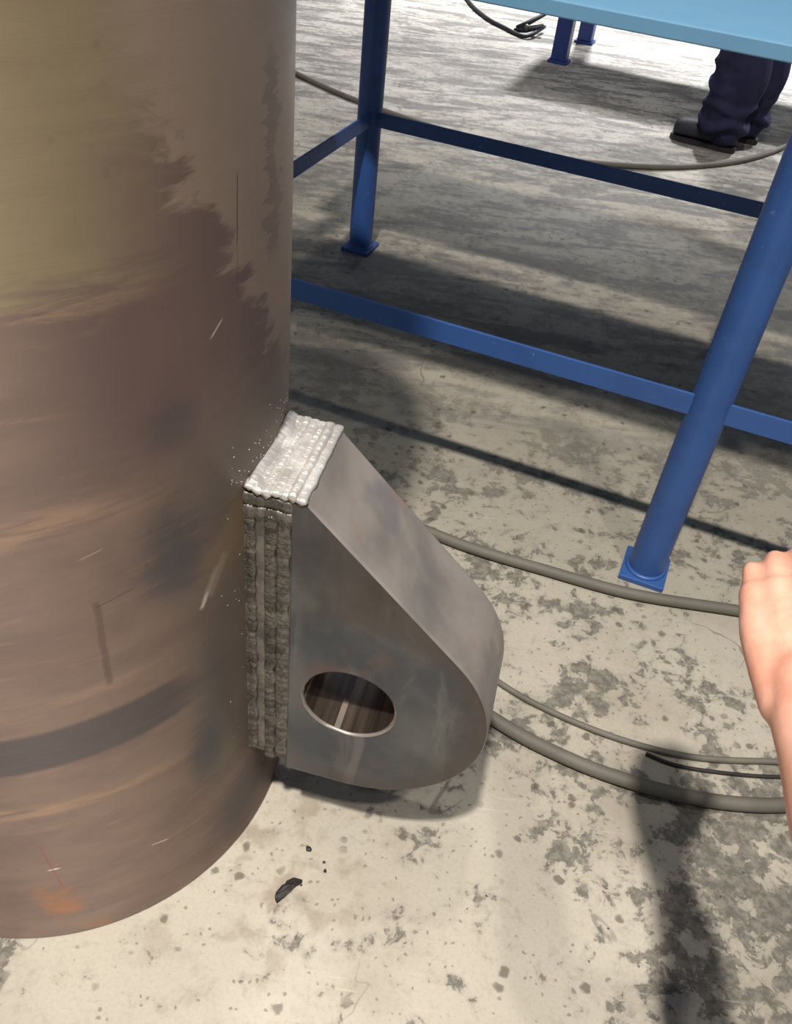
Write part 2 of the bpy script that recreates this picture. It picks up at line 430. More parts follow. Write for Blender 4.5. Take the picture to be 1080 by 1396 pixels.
# ------------------------------------------------------------------ floor
bm = bmesh.new()
add_box(bm, (0, 5, -0.05), 24, 22, 0.1)
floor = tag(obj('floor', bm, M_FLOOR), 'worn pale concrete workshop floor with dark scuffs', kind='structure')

bm = bmesh.new(); add_box(bm, (0, 15.9, 4.0), 24, 0.2, 8.0)
tag(obj('wall_back', bm, mat_plain('painted_wall', lin(186, 186, 182), 0.8)), 'plain pale workshop wall far behind', kind='structure')

# ------------------------------------------------------------------ pipe with lug
AX = Vector((-0.3723 * H, 0.63830 * H, 0))
pipe = tag(empty('steel_pipe', AX, PHI), 'large upright brown steel pipe with a welded lifting lug', 'pipe')
def make_pipe_body():
    bm = bmesh.new(); n = 160; top = 1.45 * H; wall = 0.028
    prof = [(RAD, 0.004), (RAD, top - 0.003), (RAD - 0.003, top), (RAD - wall, top), (RAD - wall, 0.0), (RAD - 0.004, 0.0)]
    rings = [[bm.verts.new((r * cos(2 * pi * k / n), r * sin(2 * pi * k / n), z)) for k in range(n)] for r, z in prof]
    for a, b in zip(rings, rings[1:] + rings[:1]):
        for k in range(n): bm.faces.new((a[k], a[(k + 1) % n], b[(k + 1) % n], b[k]))
    o = obj('pipe_body', bm, M_PIPE, pipe); auto_smooth(o, 30); return o
make_pipe_body()

LT = 0.1079 * H                                    # lug thickness
SCN, ZC, RO, RH, SA, ZT = [k * H for k in (0.3622, 0.2762, 0.1405, 0.0480, 0.3110, 0.5321)]
ZB = ZC - RO; SW = 0.298 * H                       # lug underside, weld / plate line
def make_lug():
    dx, dz = SA - SCN, (ZT - 0.003) - ZC; D = sqrt(dx * dx + dz * dz); a1 = atan2(dz, dx) - acos(RO / D)
    out = [(SW, ZB)]
    out += [(SCN + RO * cos(t), ZC + RO * sin(t)) for t in [-pi / 2 + (a1 + pi / 2) * k / 36 for k in range(37)]]
    # slope up to the top corner (slightly eased)
    P, Q = out[-1], (SA + 0.004, ZT - 0.010)
    out += [(P[0] + (Q[0] - P[0]) * k / 10, P[1] + (Q[1] - P[1]) * k / 10) for k in range(1, 11)]
    out += [(SA, ZT - 0.004), (SW, ZT - 0.003)]
    out += [(SW, ZT - 0.003 + (ZB - ZT + 0.003) * k / 14) for k in range(1, 14)]
    hole = []
    for s_, z_ in out:
        t = atan2(z_ - ZC, s_ - SCN); hole.append((SCN + RH * cos(t), ZC + RH * sin(t)))
    bm = bmesh.new(); n = len(out)
    def ring(pts, y): return [bm.verts.new((p[0], y, p[1])) for p in pts]
    of, ob, hf, hb = ring(out, -LT / 2), ring(out, LT / 2), ring(hole, -LT / 2), ring(hole, LT / 2)
    for k in range(n):
        j = (k + 1) % n
        bm.faces.new((of[k], of[j], hf[j], hf[k])); bm.faces.new((ob[k], hb[k], hb[j], ob[j]))
        bm.faces.new((of[k], ob[k], ob[j], of[j])); bm.faces.new((hf[k], hf[j], hb[j], hb[k]))
    o = obj('lug', bm, M_LUG, pipe); o.data.materials.append(M_EDGE)
    for f_ in o.data.polygons:
        if abs(f_.normal.y) < 0.5: f_.material_index = 1
    auto_smooth(o, 30); bevel(o, 0.004, 3, 50)
    return o
lug = make_lug(); lug['label'] = 'thick grey steel lug plate with a round hole'
def make_bore():
    bm = bmesh.new(); n = 72; r1, r2 = RH - 0.0012, RH + 0.0004; y0 = LT / 2 - 0.0045
    prof = [(r1, -y0), (r1, y0), (r2, y0), (r2, -y0)]
    rings = [[bm.verts.new((SCN + r * cos(2 * pi * k / n), y, ZC + r * sin(2 * pi * k / n))) for k in range(n)] for r, y in prof]
    for a, b in zip(rings, rings[1:] + rings[:1]):
        for k in range(n): bm.faces.new((a[k], a[(k + 1) % n], b[(k + 1) % n], b[k]))
    o = obj('bore', bm, M_BORE, lug); auto_smooth(o, 30); o['label'] = 'bright machined bore of the lug hole'
make_bore()
# filler under the beads
def make_weld():
    bm = bmesh.new()
    add_box(bm, ((0.245 * H + SW + 0.002) / 2, 0, (ZB + 0.02 * H + ZT - 0.008) / 2), SW + 0.002 - 0.245 * H, LT - 0.006, ZT - 0.008 - ZB - 0.02 * H)
    w = obj('weld', bm, M_WELD, lug); w['label'] = 'thick ribbed weld joining lug to pipe'
make_weld()
def bead(path, nrm, wid, high, mat, rip=0.0036, seed=0, amp=0.30, rgh=1.0):
    """one weld run: half-round ridge with ripples along a straight path"""
    a, b = Vector(path[0]), Vector(path[1]); nrm = Vector(nrm).normalized()
    d = (b - a); L = d.length; d.normalize(); side = d.cross(nrm).normalized()
    ns = max(12, int(L / 0.0016)); nc = 9
    rnd = random.Random(seed); ph = rnd.random() * 6; bm = bmesh.new(); rings = []
    for i in range(ns + 1):
        t = i / ns; x = t * L
        e = min(1.0, (min(x, L - x) + 0.0012) / (wid * 0.45)); e = sqrt(max(0.0, 1 - (1 - e) ** 2)) * 0.85 + 0.15
        wob = mnoise.noise(Vector((x * 45, seed * 3.1, 0))); wob2 = mnoise.noise(Vector((x * 160, seed * 1.7, 5)))
        row = []
        for k in range(nc):
            q = -1 + 2 * k / (nc - 1)
            # ripples bow backwards at the centre like solidified weld pools
            rp = (0.5 + 0.5 * sin(2 * pi * (x + 0.5 * wid * q * q) / rip + ph + wob * 2.0)) ** 2
            fin = mnoise.noise(Vector((x * 520, q * 2.5 + seed, 3.3)))
            h = high * (max(0, 1 - q * q) ** 0.38) * (1 + amp * (rp - 0.5) * 1.6 + rgh * (0.35 * wob + 0.25 * wob2 + 0.30 * fin)) * e
            w = wid / 2 * (1 + rgh * (0.26 * wob + 0.12 * wob2)) * (0.6 + 0.4 * e)
            row.append(bm.verts.new(a + d * x + side * (q * w + wob * wid * 0.16 * rgh) + nrm * h))
        row.append(bm.verts.new(a + d * x - nrm * high * 0.8))
        rings.append(row)
    m_ = nc + 1
    for r0, r1 in zip(rings[:-1], rings[1:]):
        for k in range(m_): bm.faces.new((r0[k], r0[(k + 1) % m_], r1[(k + 1) % m_], r1[k]))
    bm.faces.new(rings[0]); bm.faces.new(rings[-1][::-1])
    return obj('weld_bead', bm, mat, lug, True)
for side in (-1, 1):                                # vertical runs on the near and far faces
    for i, (s_, wd, zlo, zhi, hi) in enumerate(((0.2545, 0.013, 0.158, 0.512, 0.0044), (0.2620, 0.011, 0.160, 0.508, 0.0050), (0.2705, 0.013, 0.162, 0.506, 0.0014),
                                          (0.2805, 0.013, 0.150, 0.505, 0.0056), (0.2925, 0.016, 0.152, 0.505, 0.0036))):
        bead(((s_ * H, side * (LT / 2 - 0.003), zlo * H), (s_ * H, side * (LT / 2 - 0.003), zhi * H)), (0, side, 0), wd * H, hi, M_WELD, seed=i + 11 * side)
    for i, z_ in enumerate((0.506, 0.5185)):        # two short runs closing the top end
        bead(((0.2535 * H, side * (LT / 2 - 0.003), z_ * H), (0.300 * H, side * (LT / 2 - 0.003), z_ * H)), (0, side, 0), 0.0145 * H, 0.005, M_WELD, seed=30 + i + 7 * side)
for i in range(7):                                  # runs across the top of the lug
    s_ = (0.2625 + 0.0074 * i)
    zt = ZT - 0.005 + (0.004 if i == 0 else 0) + (0.0015 if i % 2 else 0)
    y0 = -LT / 2 - 0.001 - 0.003 * random.random(); y1 = LT / 2 + 0.001 + 0.003 * random.random()
    bead(((s_ * H, y0, zt), (s_ * H, y1, zt)), (0, 0, 1), 0.0105 * H, 0.0042 + 0.0013 * (i % 3), M_WELD_TOP, rip=0.0042, seed=50 + i, amp=0.16, rgh=0.6)
# first run fused up the pipe wall
bead((((0.2655) * H, -LT / 2 + 0.004, ZT + 0.001), ((0.2655) * H, LT / 2 - 0.002, ZT + 0.003)), (0.5, 0, 1), 0.013 * H, 0.0035, M_WELD_TOP, seed=71, amp=0.15)

def spatter():
    rnd = random.Random(5); bm = bmesh.new()
    for i in range(72):
        if i < 60:
            y_ = rnd.uniform(-LT / 2 - 0.02, LT / 2); z_ = ZT + abs(rnd.gauss(0, 0.022)) + 0.006
        else:
            y_ = -LT / 2 - 0.008 - abs(rnd.gauss(0, 0.02)); z_ = rnd.uniform(0.2 * H, ZT)
        x_ = sqrt(RAD * RAD - y_ * y_)
        bmesh.ops.create_icosphere(bm, subdivisions=1, radius=rnd.uniform(0.0003, 0.0008), matrix=Matrix.Translation((x_, y_, z_)))
    o = tag(obj('weld_spatter', bm, M_WELD_TOP, pipe, True), 'tiny bright weld spatter on the pipe beside the weld', kind='stuff')
spatter()

# ------------------------------------------------------------------ blue benches
def tube_leg(name, parent, a, b, mat, r=0.0365, plate=0.092, th=0.012):
    P = EW(a, b); bm = bmesh.new()
    add_tube(bm, [P + Vector((0, 0, th)), P + Vector((0, 0, 0.762 * H))], r, 40)
    leg = obj('leg', bm, mat, parent); auto_smooth(leg, 40)
    bm = bmesh.new(); add_box(bm, P + Vector((0, 0, th / 2)), plate, plate * 1.08, th, (E1, E2, Vector((0, 0, 1))))
    pl = obj('base_plate', bm, mat, leg); bevel(pl, 0.002, 2)
    bm = bmesh.new()                                 # weld fillet at the foot
    rings = [[bm.verts.new(P + Vector((rr * cos(2 * pi * k / 40), rr * sin(2 * pi * k / 40), zz))) for k in range(40)] for rr, zz in ((r - 0.002, th - 0.001), (r + 0.006, th - 0.001), (r + 0.004, th + 0.003), (r - 0.002, th + 0.008))]
    for u_, v_ in zip(rings, rings[1:] + rings[:1]):
        for k in range(40): bm.faces.new((u_[k], u_[(k + 1) % 40], v_[(k + 1) % 40], v_[k]))
    f_ = obj('fillet_weld', bm, mat, leg, True)
    return leg
def rail(parent, p, q, w, h, mat, name='rail'):
    p, q = Vector(p), Vector(q); d = (q - p); L = d.length; d.normalize(); Z = Vector((0, 0, 1))
    bm = bmesh.new(); add_box(bm, (p + q) / 2, L, w, h, (d, Z.cross(d), Z))
    o = obj(name, bm, mat, parent); bevel(o, 0.003, 2); return o
def angle_rail(parent, p, q, h, d_, mat, inner):
    # angle iron: upright leg toward the outside, flat leg at the bottom pointing along 'inner'
    p, q = Vector(p), Vector(q); ax_ = (q - p).normalized(); inner = Vector(inner); Z = Vector((0, 0, 1)); t = 0.006
    prof = [(0, -h / 2), (d_, -h / 2), (d_, -h / 2 + t), (t, -h / 2 + t), (t, h / 2), (0, h / 2)]
    bm = bmesh.new(); off = -inner * (d_ / 2)
    A = [bm.verts.new(p + off + inner * a + Z * b) for a, b in prof]; B = [bm.verts.new(q + off + inner * a + Z * b) for a, b in prof]
    n = len(prof); bm.faces.new(A); bm.faces.new(B[::-1])
    for k in range(n): bm.faces.new((A[k], B[k], B[(k + 1) % n], A[(k + 1) % n]))
    o = obj('rail', bm, mat, parent); bevel(o, 0.0012, 2); return o
BX = (-0.8203, 0.0802, 0.9807); BY = (1.1553, 2.0080)
bench = tag(empty('work_bench', EW(0.08, 1.58)), 'blue steel bench with round legs and light blue top behind the pipe', 'workbench')
def parent_keep(root):
    inv = Matrix.Translation(-root.location)
    for c in root.children: c.matrix_parent_inverse = inv
for a in BX:
    for b in BY: tube_leg('leg', bench, a + (0.05 if a == BX[1] and b == BY[1] else 0), b, M_BLUE)
g = 0.024
for b, zr in ((BY[0], 0.3345), (BY[1], 0.3285)):
    for a0, a1 in zip(BX[:-1], BX[1:]):
        ga = 0.05 if (b == BY[1] and a1 == BX[1]) else 0.0
        angle_rail(bench, EW(a0 + g, b, zr), EW(a1 - g + ga, b, zr), 0.042, 0.036, M_BLUE, E2)
for a in (BX[0], BX[2]):
    angle_rail(bench, EW(a, BY[0] + g, 0.330), EW(a, BY[1] - g, 0.330), 0.042, 0.036, M_BLUE, -E1 if a == BX[0] else E1)
rail(bench, EW(BX[0], BY[1], 0.7580), EW(BX[2], BY[1], 0.7580), 0.06, 0.03, M_BLUE, 'top_rail')
for b in (1.26, 1.46): rail(bench, EW(BX[0] - 0.03, b, 0.7673), EW(BX[2] + 0.03, b, 0.7673), 0.04, 0.018, M_BLUE, 'top_rail')
for a in BX: rail(bench, EW(a, BY[0] - 0.01, 0.7673), EW(a, BY[1] + 0.01, 0.7673), 0.05, 0.018, M_BLUE, 'top_rail')
bm = bmesh.new(); add_box(bm, EW(0.08, (1.134 + 1.495) / 2, 0.7848), 1.92 * H, (1.495 - 1.134) * H, 0.022, (E1, E2, Vector((0, 0, 1))))
bevel(obj('top_plank', bm, M_SKY, bench), 0.002, 2)
bm = bmesh.new(); add_box(bm, EW(0.08, 1.79, 0.7848), 1.92 * H, 0.34 * H, 0.022, (E1, E2, Vector((0, 0, 1))))  # unseen rear plank, added to shade the rear leg and rail
bevel(obj('top_plank', bm, M_SKY, bench), 0.002, 2)
parent_keep(bench)

far = tag(empty('far_bench', EW(0.2, 4.4)), 'far navy bench with square legs standing beyond the blue bench', 'workbench')
def square_leg(a, b, sz=0.085):
    P = EW(a, b); bm = bmesh.new(); Z = Vector((0, 0, 1))
    add_box(bm, P + Z * (0.012 + 0.37 * H), sz, sz, 0.74 * H, (E1, E2, Z))
    l = obj('leg', bm, M_NAVY, far); bevel(l, 0.006, 2)
    bm = bmesh.new(); add_box(bm, P + Z * 0.007, sz * 1.28, sz * 1.28, 0.014, (E1, E2, Z))
    f_ = obj('foot', bm, M_NAVY, l); bevel(f_, 0.002)
for a, b in ((-0.845, 4.215), (-0.83, 4.66), (1.1, 4.215), (1.1, 4.66)): square_leg(a, b)
for b in (4.215, 4.66): rail(far, EW(-0.81, b, 0.70), EW(1.06, b, 0.70), 0.06, 0.06, M_NAVY, 'top_rail')
for a in (-0.84, 1.1): rail(far, EW(a, 4.25, 0.70), EW(a, 4.62, 0.70), 0.06, 0.06, M_NAVY, 'top_rail')
bm = bmesh.new(); add_box(bm, EW(0.13, 4.43, 0.77), 2.2 * H, 0.52 * H, 0.03, (E1, E2, Vector((0, 0, 1))))
bevel(obj('table_top', bm, M_SKY, far), 0.003)
parent_keep(far)

# ------------------------------------------------------------------ cables on the floor
def ground(px, py, z=0.0):                        # photograph pixel -> point on the plane at height z
    d = rt * (px - 540) - up * (py - 698) + fw * FPX
    t = (z - H) / d.z
    return Vector((0, 0, H)) + d * t
def cable(name, pts, r, mat, label, zs=None, n=14):
    P = [Vector((p.x, p.y, r + (zs[i] if zs else 0))) for i, p in enumerate(pts)]
    bm = bmesh.new(); add_tube(bm, smooth_path(P, 14), r, n)
    return tag(obj(name, bm, mat, None, True), label, 'cable', 'cables on the floor')
g_ = ground
B0 = g_(640, 752)
cable('welding_cable', [Vector((-1.2, 1.55, 0)), Vector((-0.75, 1.50, 0)), Vector((-0.30, 1.45, 0)), Vector((-0.02, 1.40, 0)), B0, g_(740, 782), g_(860, 815), g_(1005, 838), Vector((0.95, 1.24, 0)), Vector((1.35, 1.10, 0)), Vector((1.9, 1.15, 0))],
      0.0115, M_CABLE, 'thick grey cable passing the bench foot and behind the lug')
cable('thin_hose', [Vector((-0.10, 1.22, 0)), Vector((0.10, 1.10, 0)), g_(683, 935), g_(760, 977), g_(850, 1012), g_(940, 1034), g_(1035, 1040), Vector((0.80, 0.93, 0)), Vector((1.2, 1.05, 0)), Vector((1.7, 1.3, 0))],
      0.0055, M_CABLE, 'thin grey hose on the floor, running just above the lowest thick cable')
cable('floor_cable', [Vector((-0.15, 1.2, 0)), Vector((0.06, 1.02, 0)), g_(675, 988), g_(760, 1034), g_(850, 1069), g_(955, 1095), g_(1060, 1103), Vector((0.82, 0.86, 0)), Vector((1.15, 1.0, 0)), Vector((1.7, 1.05, 0))],
      0.0120, M_CABLE, 'lowest thick grey cable curving right from behind the lug tip')
cable('thin_wire', [g_(880, 1029), g_(915, 1043), g_(960, 1052), g_(1040, 1060), Vector((0.80, 0.895, 0)), Vector((1.2, 0.95, 0))],
      0.0034, M_SOLE, 'short thin dark wire between hose and lowest thick cable')
cable('far_cable', [g_(330, 62), g_(405, 104), g_(487, 141), g_(600, 180), g_(720, 214), g_(860, 230), g_(960, 229), g_(1035, 216), g_(1090, 190), g_(1150, 140)],
      0.0115, M_CABLE, 'grey cable on far floor curving past the standing person\'s boots')
cb = smooth_path([g_(600, -60), g_(634, -2), g_(660, 25), g_(690, 42), g_(711, 52)], 10)
bm = bmesh.new(); pts = [Vector((p.x, p.y, 0.012 + 0.0 * i)) for i, p in enumerate(cb)]
pts = smooth_path([pts[0], pts[10], pts[20], pts[30], pts[-1], g_(722, 53) + Vector((0, 0, 0.02)), g_(732, 50) + Vector((0, 0, 0.03)), g_(741, 44) + Vector((0, 0, 0.03))], 10)
add_tube(bm, pts, 0.011, 12)
tag(obj('hanging_cable', bm, M_BLACK, None, True), 'thin black cable coming down beside the far bench leg', 'cable', 'cables on the floor')
def clamp():
    c = empty('earth_clamp', g_(716, 48)); tag(c, 'dark earth clamp on the floor by the far bench leg', 'clamp')
    bm = bmesh.new(); add_tube(bm, [(-0.07, -0.01, 0.02), (0.0, 0.0, 0.03), (0.10, 0.02, 0.055)], [0.012, 0.018, 0.014], 12); obj('jaw', bm, M_BLACK, c, True)
    bm = bmesh.new(); add_tube(bm, [(-0.06, 0.0, 0.035), (0.0, 0.01, 0.06), (0.10, 0.03, 0.12)], [0.010, 0.015, 0.012], 12); obj('handle', bm, M_BLACK, c, True)
    bm = bmesh.new(); add_tube(bm, [(0.0, -0.02, 0.045), (0.0, 0.035, 0.045)], 0.016, 12); obj('pivot', bm, M_CHIP, c, True)
clamp()

# ------------------------------------------------------------------ debris
def slag():
    p = g_(392, 1215); bm = bmesh.new()
    pts = [g_(376, 1229), g_(382, 1223), g_(390, 1214), g_(396, 1209), g_(402, 1205), g_(411, 1205)]
    add_tube(bm, [Vector((q.x, q.y, 0.004)) for q in pts], [0.0048, 0.0058, 0.0066, 0.0062, 0.0054, 0.0026], 12, squash=0.7)
    for v in bm.verts: v.co += Vector((mnoise.noise(v.co * 260), mnoise.noise(v.co * 260 + Vector((9, 0, 0))), abs(mnoise.noise(v.co * 200)))) * 0.0038
    for v in bm.verts: v.co.z = max(v.co.z, 0.0)
    tag(obj('slag_piece', bm, M_SLAG), 'curved black slag piece lying on floor below the lug', 'slag')
slag()
def chip(px, py, size, name, mat, label, cat='debris', group=None, seed=0):
    p = g_(px, py); bm = bmesh.new(); bmesh.ops.create_icosphere(bm, subdivisions=2, radius=size)
    rnd = random.Random(seed)
    for v in bm.verts:
        v.co *= 1 + 0.5 * mnoise.noise(v.co * (0.9 / size) + Vector((seed, 0, 0)))
        v.co.z *= 0.55
    mz = min(v.co.z for v in bm.verts)
    for v in bm.verts: v.co += Vector((p.x, p.y, -mz))
    return tag(obj(name, bm, mat), label, cat, group)
chip(442, 1176, 0.0022, 'slag_crumb', M_SLAG, 'upper of two tiny dark crumbs right of black slag piece', seed=1)
chip(443, 1188, 0.0026, 'slag_crumb', M_SLAG, 'lower of two tiny dark crumbs right of black slag piece', seed=2)
chip(421, 1158, 0.0042, 'slag_crumb', M_SLAG, 'dark crumb on floor above the black slag piece', seed=3)
chip(411, 1207, 0.0016, 'slag_crumb', M_SLAG, 'tiny dark crumb at the tip of the black slag piece', seed=4)
for i, (x_, y_) in enumerate(((637, 1240), (663, 1222), (803, 1311), (871, 1318), (982, 1222), (1002, 1220), (1013, 1190), (788, 1110), (640, 1098), (829, 1266))):
    chip(x_, y_, 0.0016, 'metal_shaving', M_CHIP, 'tiny shiny metal shaving lying on the concrete floor', 'debris', 'metal shavings on the floor', seed=20 + i)

# ------------------------------------------------------------------ people
def limb(bm, pts, radii, sub=6, n=14, squash=None, aim=None):
    """closed tapered limb with rounded ends"""
    P = smooth_path(pts, sub); R = []
    for i in range(len(P)):
        t = i / sub; k = min(int(t), len(radii) - 2); f_ = t - k
        f_ = f_ * f_ * (3 - 2 * f_); R.append(radii[k] * (1 - f_) + radii[k + 1] * f_)
    d0 = (P[0] - P[1]).normalized(); d1 = (P[-1] - P[-2]).normalized()
    A = [P[0] + d0 * R[0] * c for c in (0.95, 0.75, 0.4)]; AR = [R[0] * c for c in (0.3, 0.66, 0.92)]
    B = [P[-1] + d1 * R[-1] * c for c in (0.4, 0.75, 0.95)]; BR = [R[-1] * c for c in (0.92, 0.66, 0.3)]
    add_tube(bm, A + P + B, AR + R + BR, n, squash=squash, aim=aim)
def ball(bm, c, r, sc=(1, 1, 1), mat3=None):
    ret = bmesh.ops.create_uvsphere(bm, u_segments=20, v_segments=14, radius=1.0)
    for v in ret['verts']:
        q = Vector((v.co.x * r * sc[0], v.co.y * r * sc[1], v.co.z * r * sc[2]))
        if mat3: q = mat3 @ q
        v.co = q + Vector(c)
def remesh(name, bm, voxel, smooth_it, parent, mats, pick):
    me = bpy.data.meshes.new(name + '_raw'); bmesh.ops.recalc_face_normals(bm, faces=bm.faces[:]); bm.to_mesh(me); bm.free()
    o = bpy.data.objects.new(name, me); COL.objects.link(o)
    r = o.modifiers.new('remesh', 'REMESH'); r.mode = 'VOXEL'; r.voxel_size = voxel
    sm = o.modifiers.new('smooth', 'SMOOTH'); sm.factor = 0.5; sm.iterations = smooth_it
    dg = bpy.context.evaluated_depsgraph_get(); dg.update()
    me2 = bpy.data.meshes.new_from_object(o.evaluated_get(dg)); me2.name = name
    o.modifiers.clear(); o.data = me2
    me2.materials.clear()
    for m_ in mats: me2.materials.append(m_)
    for f_ in me2.polygons: f_.material_index = pick(f_.center); f_.use_smooth = True
    o.parent = parent
    return o

def head_parts(bm, c, fdir):
    """skull, jaw, nose, lips, ears about centre c looking along fdir"""
    f_ = fdir.normalized(); l_ = Vector((0, 0, 1)).cross(f_).normalized(); u_ = f_.cross(l_).normalized()
    R3 = Matrix((f_, l_, u_)).transposed()
    T = lambda x, y, z: Vector(c) + f_ * x + l_ * y + u_ * z
    ball(bm, T(-0.01, 0, 0.035), 0.085, (1.12, 0.90, 1.0), R3)
    ball(bm, T(0.03, 0, -0.045), 0.06, (0.95, 0.92, 1.15), R3)
    limb(bm, [T(0.085, 0, 0.02), T(0.105, 0, -0.02)], [0.009, 0.014], 4, 10)
    ball(bm, T(0.088, 0, -0.058), 0.02, (0.5, 1.2, 0.4), R3)
    ball(bm, T(0.075, 0, -0.095), 0.022, (0.8, 1, 0.8), R3)
    for s_ in (-1, 1):
        ball(bm, T(-0.005, s_ * 0.082, 0.0), 0.03, (0.55, 0.3, 1.0), R3)
        ball(bm, T(0.075, s_ * 0.035, 0.03), 0.02, (0.6, 1.2, 0.5), R3)
    return T, R3
def head_extras(root, c, fdir, T, R3):
    for s_ in (-1, 1):
        bm = bmesh.new(); ball(bm, T(0.083, s_ * 0.033, 0.012), 0.011); obj('eye', bm, mat_plain('eye', lin(225, 220, 214), 0.3), root, True)
    bm = bmesh.new()
    ball(bm, T(-0.022, 0, 0.052), 0.092, (1.10, 0.92, 0.95), R3); ball(bm, T(-0.055, 0, 0.0), 0.07, (0.75, 1.0, 1.2), R3)
    for v in bm.verts: v.co += v.co.normalized() * 0.003 * mnoise.noise(v.co * 60)
    obj('hair', bm, M_HAIR, root, True)
def boot(root, heel, toe, name='boot'):
    heel, toe = Vector(heel), Vector(toe); d = (toe - heel).normalized(); L = (toe - heel).length; s_ = Vector((-d.y, d.x, 0)); Z = Vector((0, 0, 1))
    prof = [(0.0, 0.030, 0.100), (0.10, 0.036, 0.100), (0.28, 0.038, 0.100), (0.45, 0.040, 0.085), (0.62, 0.047, 0.080), (0.80, 0.052, 0.076), (0.92, 0.046, 0.070), (0.99, 0.030, 0.055)]
    bm = bmesh.new(); rings = []; n = 14
    for t, w, h in prof:
        ring = []
        for k in range(n):
            a = pi * k / (n - 1); ring.append(bm.verts.new(heel + d * (t * L) + s_ * (w * cos(a)) + Z * (0.022 + (h - 0.0) * (max(0.0, sin(a)) ** 0.6))))
        rings.append(ring)
    for a, b in zip(rings[:-1], rings[1:]):
        for k in range(n): bm.faces.new((a[k], a[(k + 1) % n], b[(k + 1) % n], b[k]))
    bm.faces.new(rings[0]); bm.faces.new(rings[-1][::-1])
    b_ = obj(name, bm, M_BOOT, root, True)
    md = b_.modifiers.new('sub', 'SUBSURF'); md.levels = 1; md.render_levels = 1
    bm = bmesh.new(); lo, hi = [], []
    out = [(0.0, 0.016), (0.02, 0.028), (0.15, 0.036), (0.45, 0.036), (0.65, 0.045), (0.82, 0.048), (0.94, 0.039), (1.0, 0.018)]
    path = [(t, w) for t, w in out] + [(t, -w) for t, w in out[::-1]]
    for t, w in path:
        q = heel + d * (t * L) + s_ * w; lo.append(bm.verts.new(q + Z * 0.0)); hi.append(bm.verts.new(q + Z * 0.022))
    k = len(path)
    bm.faces.new(hi); bm.faces.new(lo[::-1])
    for i in range(k): bm.faces.new((lo[i], lo[(i + 1) % k], hi[(i + 1) % k], hi[i]))
    obj('sole', bm, M_SOLE, b_)
    return b_

# --- person standing beyond the blue bench (only trouser legs and boots show)
def far_person():
    toe1, heel1 = g_(914, 186), g_(1001, 209)
    heel2 = g_(1032, 197); toe2 = heel2 + (toe1 - heel1)
    d = (toe1 - heel1).normalized(); s_ = Vector((-d.y, d.x, 0))
    mid = (heel1 + heel2) / 2 + d * 0.06
    root = tag(empty('person', (mid.x, mid.y, 0)), 'standing person in navy work trousers and dark boots beyond the bench', 'person')
    bm = bmesh.new(); Z = Vector((0, 0, 1))
    a1, a2 = heel1 + d * 0.085, heel2 + d * 0.085
    hip = mid + Z * 0.92
    sgn = 1 if (a2 - a1).dot(s_) > 0 else -1
    h1, h2 = hip - s_ * sgn * 0.10, hip + s_ * sgn * 0.10
    for a_, h_ in ((a1, h1), (a2, h2)):
        k_ = (a_ + h_) / 2 + d * 0.03; k_.z = 0.50
        c_ = a_ * 0.62 + k_ * 0.38
        limb(bm, [a_ + Z * 0.085 - d * 0.015, a_ + Z * 0.17 + d * 0.004, Vector((c_.x, c_.y, 0.30)) - d * 0.012, k_, h_], [0.074, 0.098, 0.116, 0.108, 0.130], 8, 20)
        for zf, dr in ((0.115, 0.020), (0.19, -0.012), (0.26, 0.016), (0.36, -0.014)):          # stacked folds above the boot
            q = a_ + (k_ - a_) * (zf / 0.5); ring = [Vector((q.x, q.y, zf + dr * cos(3 * t))) + d * (0.100 * cos(t)) + s_ * (0.100 * sin(t)) for t in [2 * pi * j / 16 for j in range(14)]]
            limb(bm, ring, [0.020] * len(ring), 2, 8)
    limb(bm, [hip + Z * 0.02, hip + Z * 0.22, hip + Z * 0.42 + d * 0.02, hip + Z * 0.54 + d * 0.02], [0.165, 0.155, 0.175, 0.13], 6, 20)
    limb(bm, [hip + Z * 0.50 - s_ * 0.17, hip + Z * 0.53, hip + Z * 0.50 + s_ * 0.17], [0.075, 0.09, 0.075], 6, 16)
    limb(bm, [hip + Z * 0.55, hip + Z * 0.66 + d * 0.02], [0.062, 0.055], 5, 14)
    for q in (-1, 1):
        sh = hip + Z * 0.50 + s_ * (q * 0.20); el = sh - Z * 0.28 + s_ * (q * 0.04) + d * 0.04; wr = el + d * 0.22 - Z * 0.06 - s_ * (q * 0.06)
        limb(bm, [sh, el, wr], [0.068, 0.055, 0.042], 6, 14)
        limb(bm, [wr, wr + d * 0.09], [0.030, 0.038], 5, 12, squash=0.6)
        for j in range(4):
            b_ = wr + d * 0.09 + Z * (0.03 - 0.02 * j); limb(bm, [b_, b_ + d * 0.04 - Z * 0.005, b_ + d * (0.07 - 0.006 * abs(j - 1.3)) - Z * 0.02], [0.010, 0.0095, 0.008], 4, 8)
        limb(bm, [wr + d * 0.03 + Z * 0.03, wr + d * 0.07 + Z * 0.055], [0.012, 0.010], 4, 8)
    hc = hip + Z * 0.77 + d * 0.035
    T, R3 = head_parts(bm, hc, d)
    def pick(c):
        if c.z > 1.50: return 1
        for q in (-1, 1):
            sh = hip + Z * 0.50 + s_ * (q * 0.20); el = sh - Z * 0.28 + s_ * (q * 0.04) + d * 0.04; wr = el + d * 0.22 - Z * 0.06 - s_ * (q * 0.06)
            if (c - wr).dot(d) > 0.005 and (c - wr).length < 0.25 and abs((c - wr).dot(s_)) < 0.1 and c.z < 1.3: return 1
        return 0
    remesh('body', bm, 0.009, 3, root, [M_CLOTH, M_SKIN], pick)
    boot(root, heel1 - d * 0.0, toe1); boot(root, heel2, toe2)
    head_extras(root, hc, d, T, R3)
    parent_keep(root)
far_person()

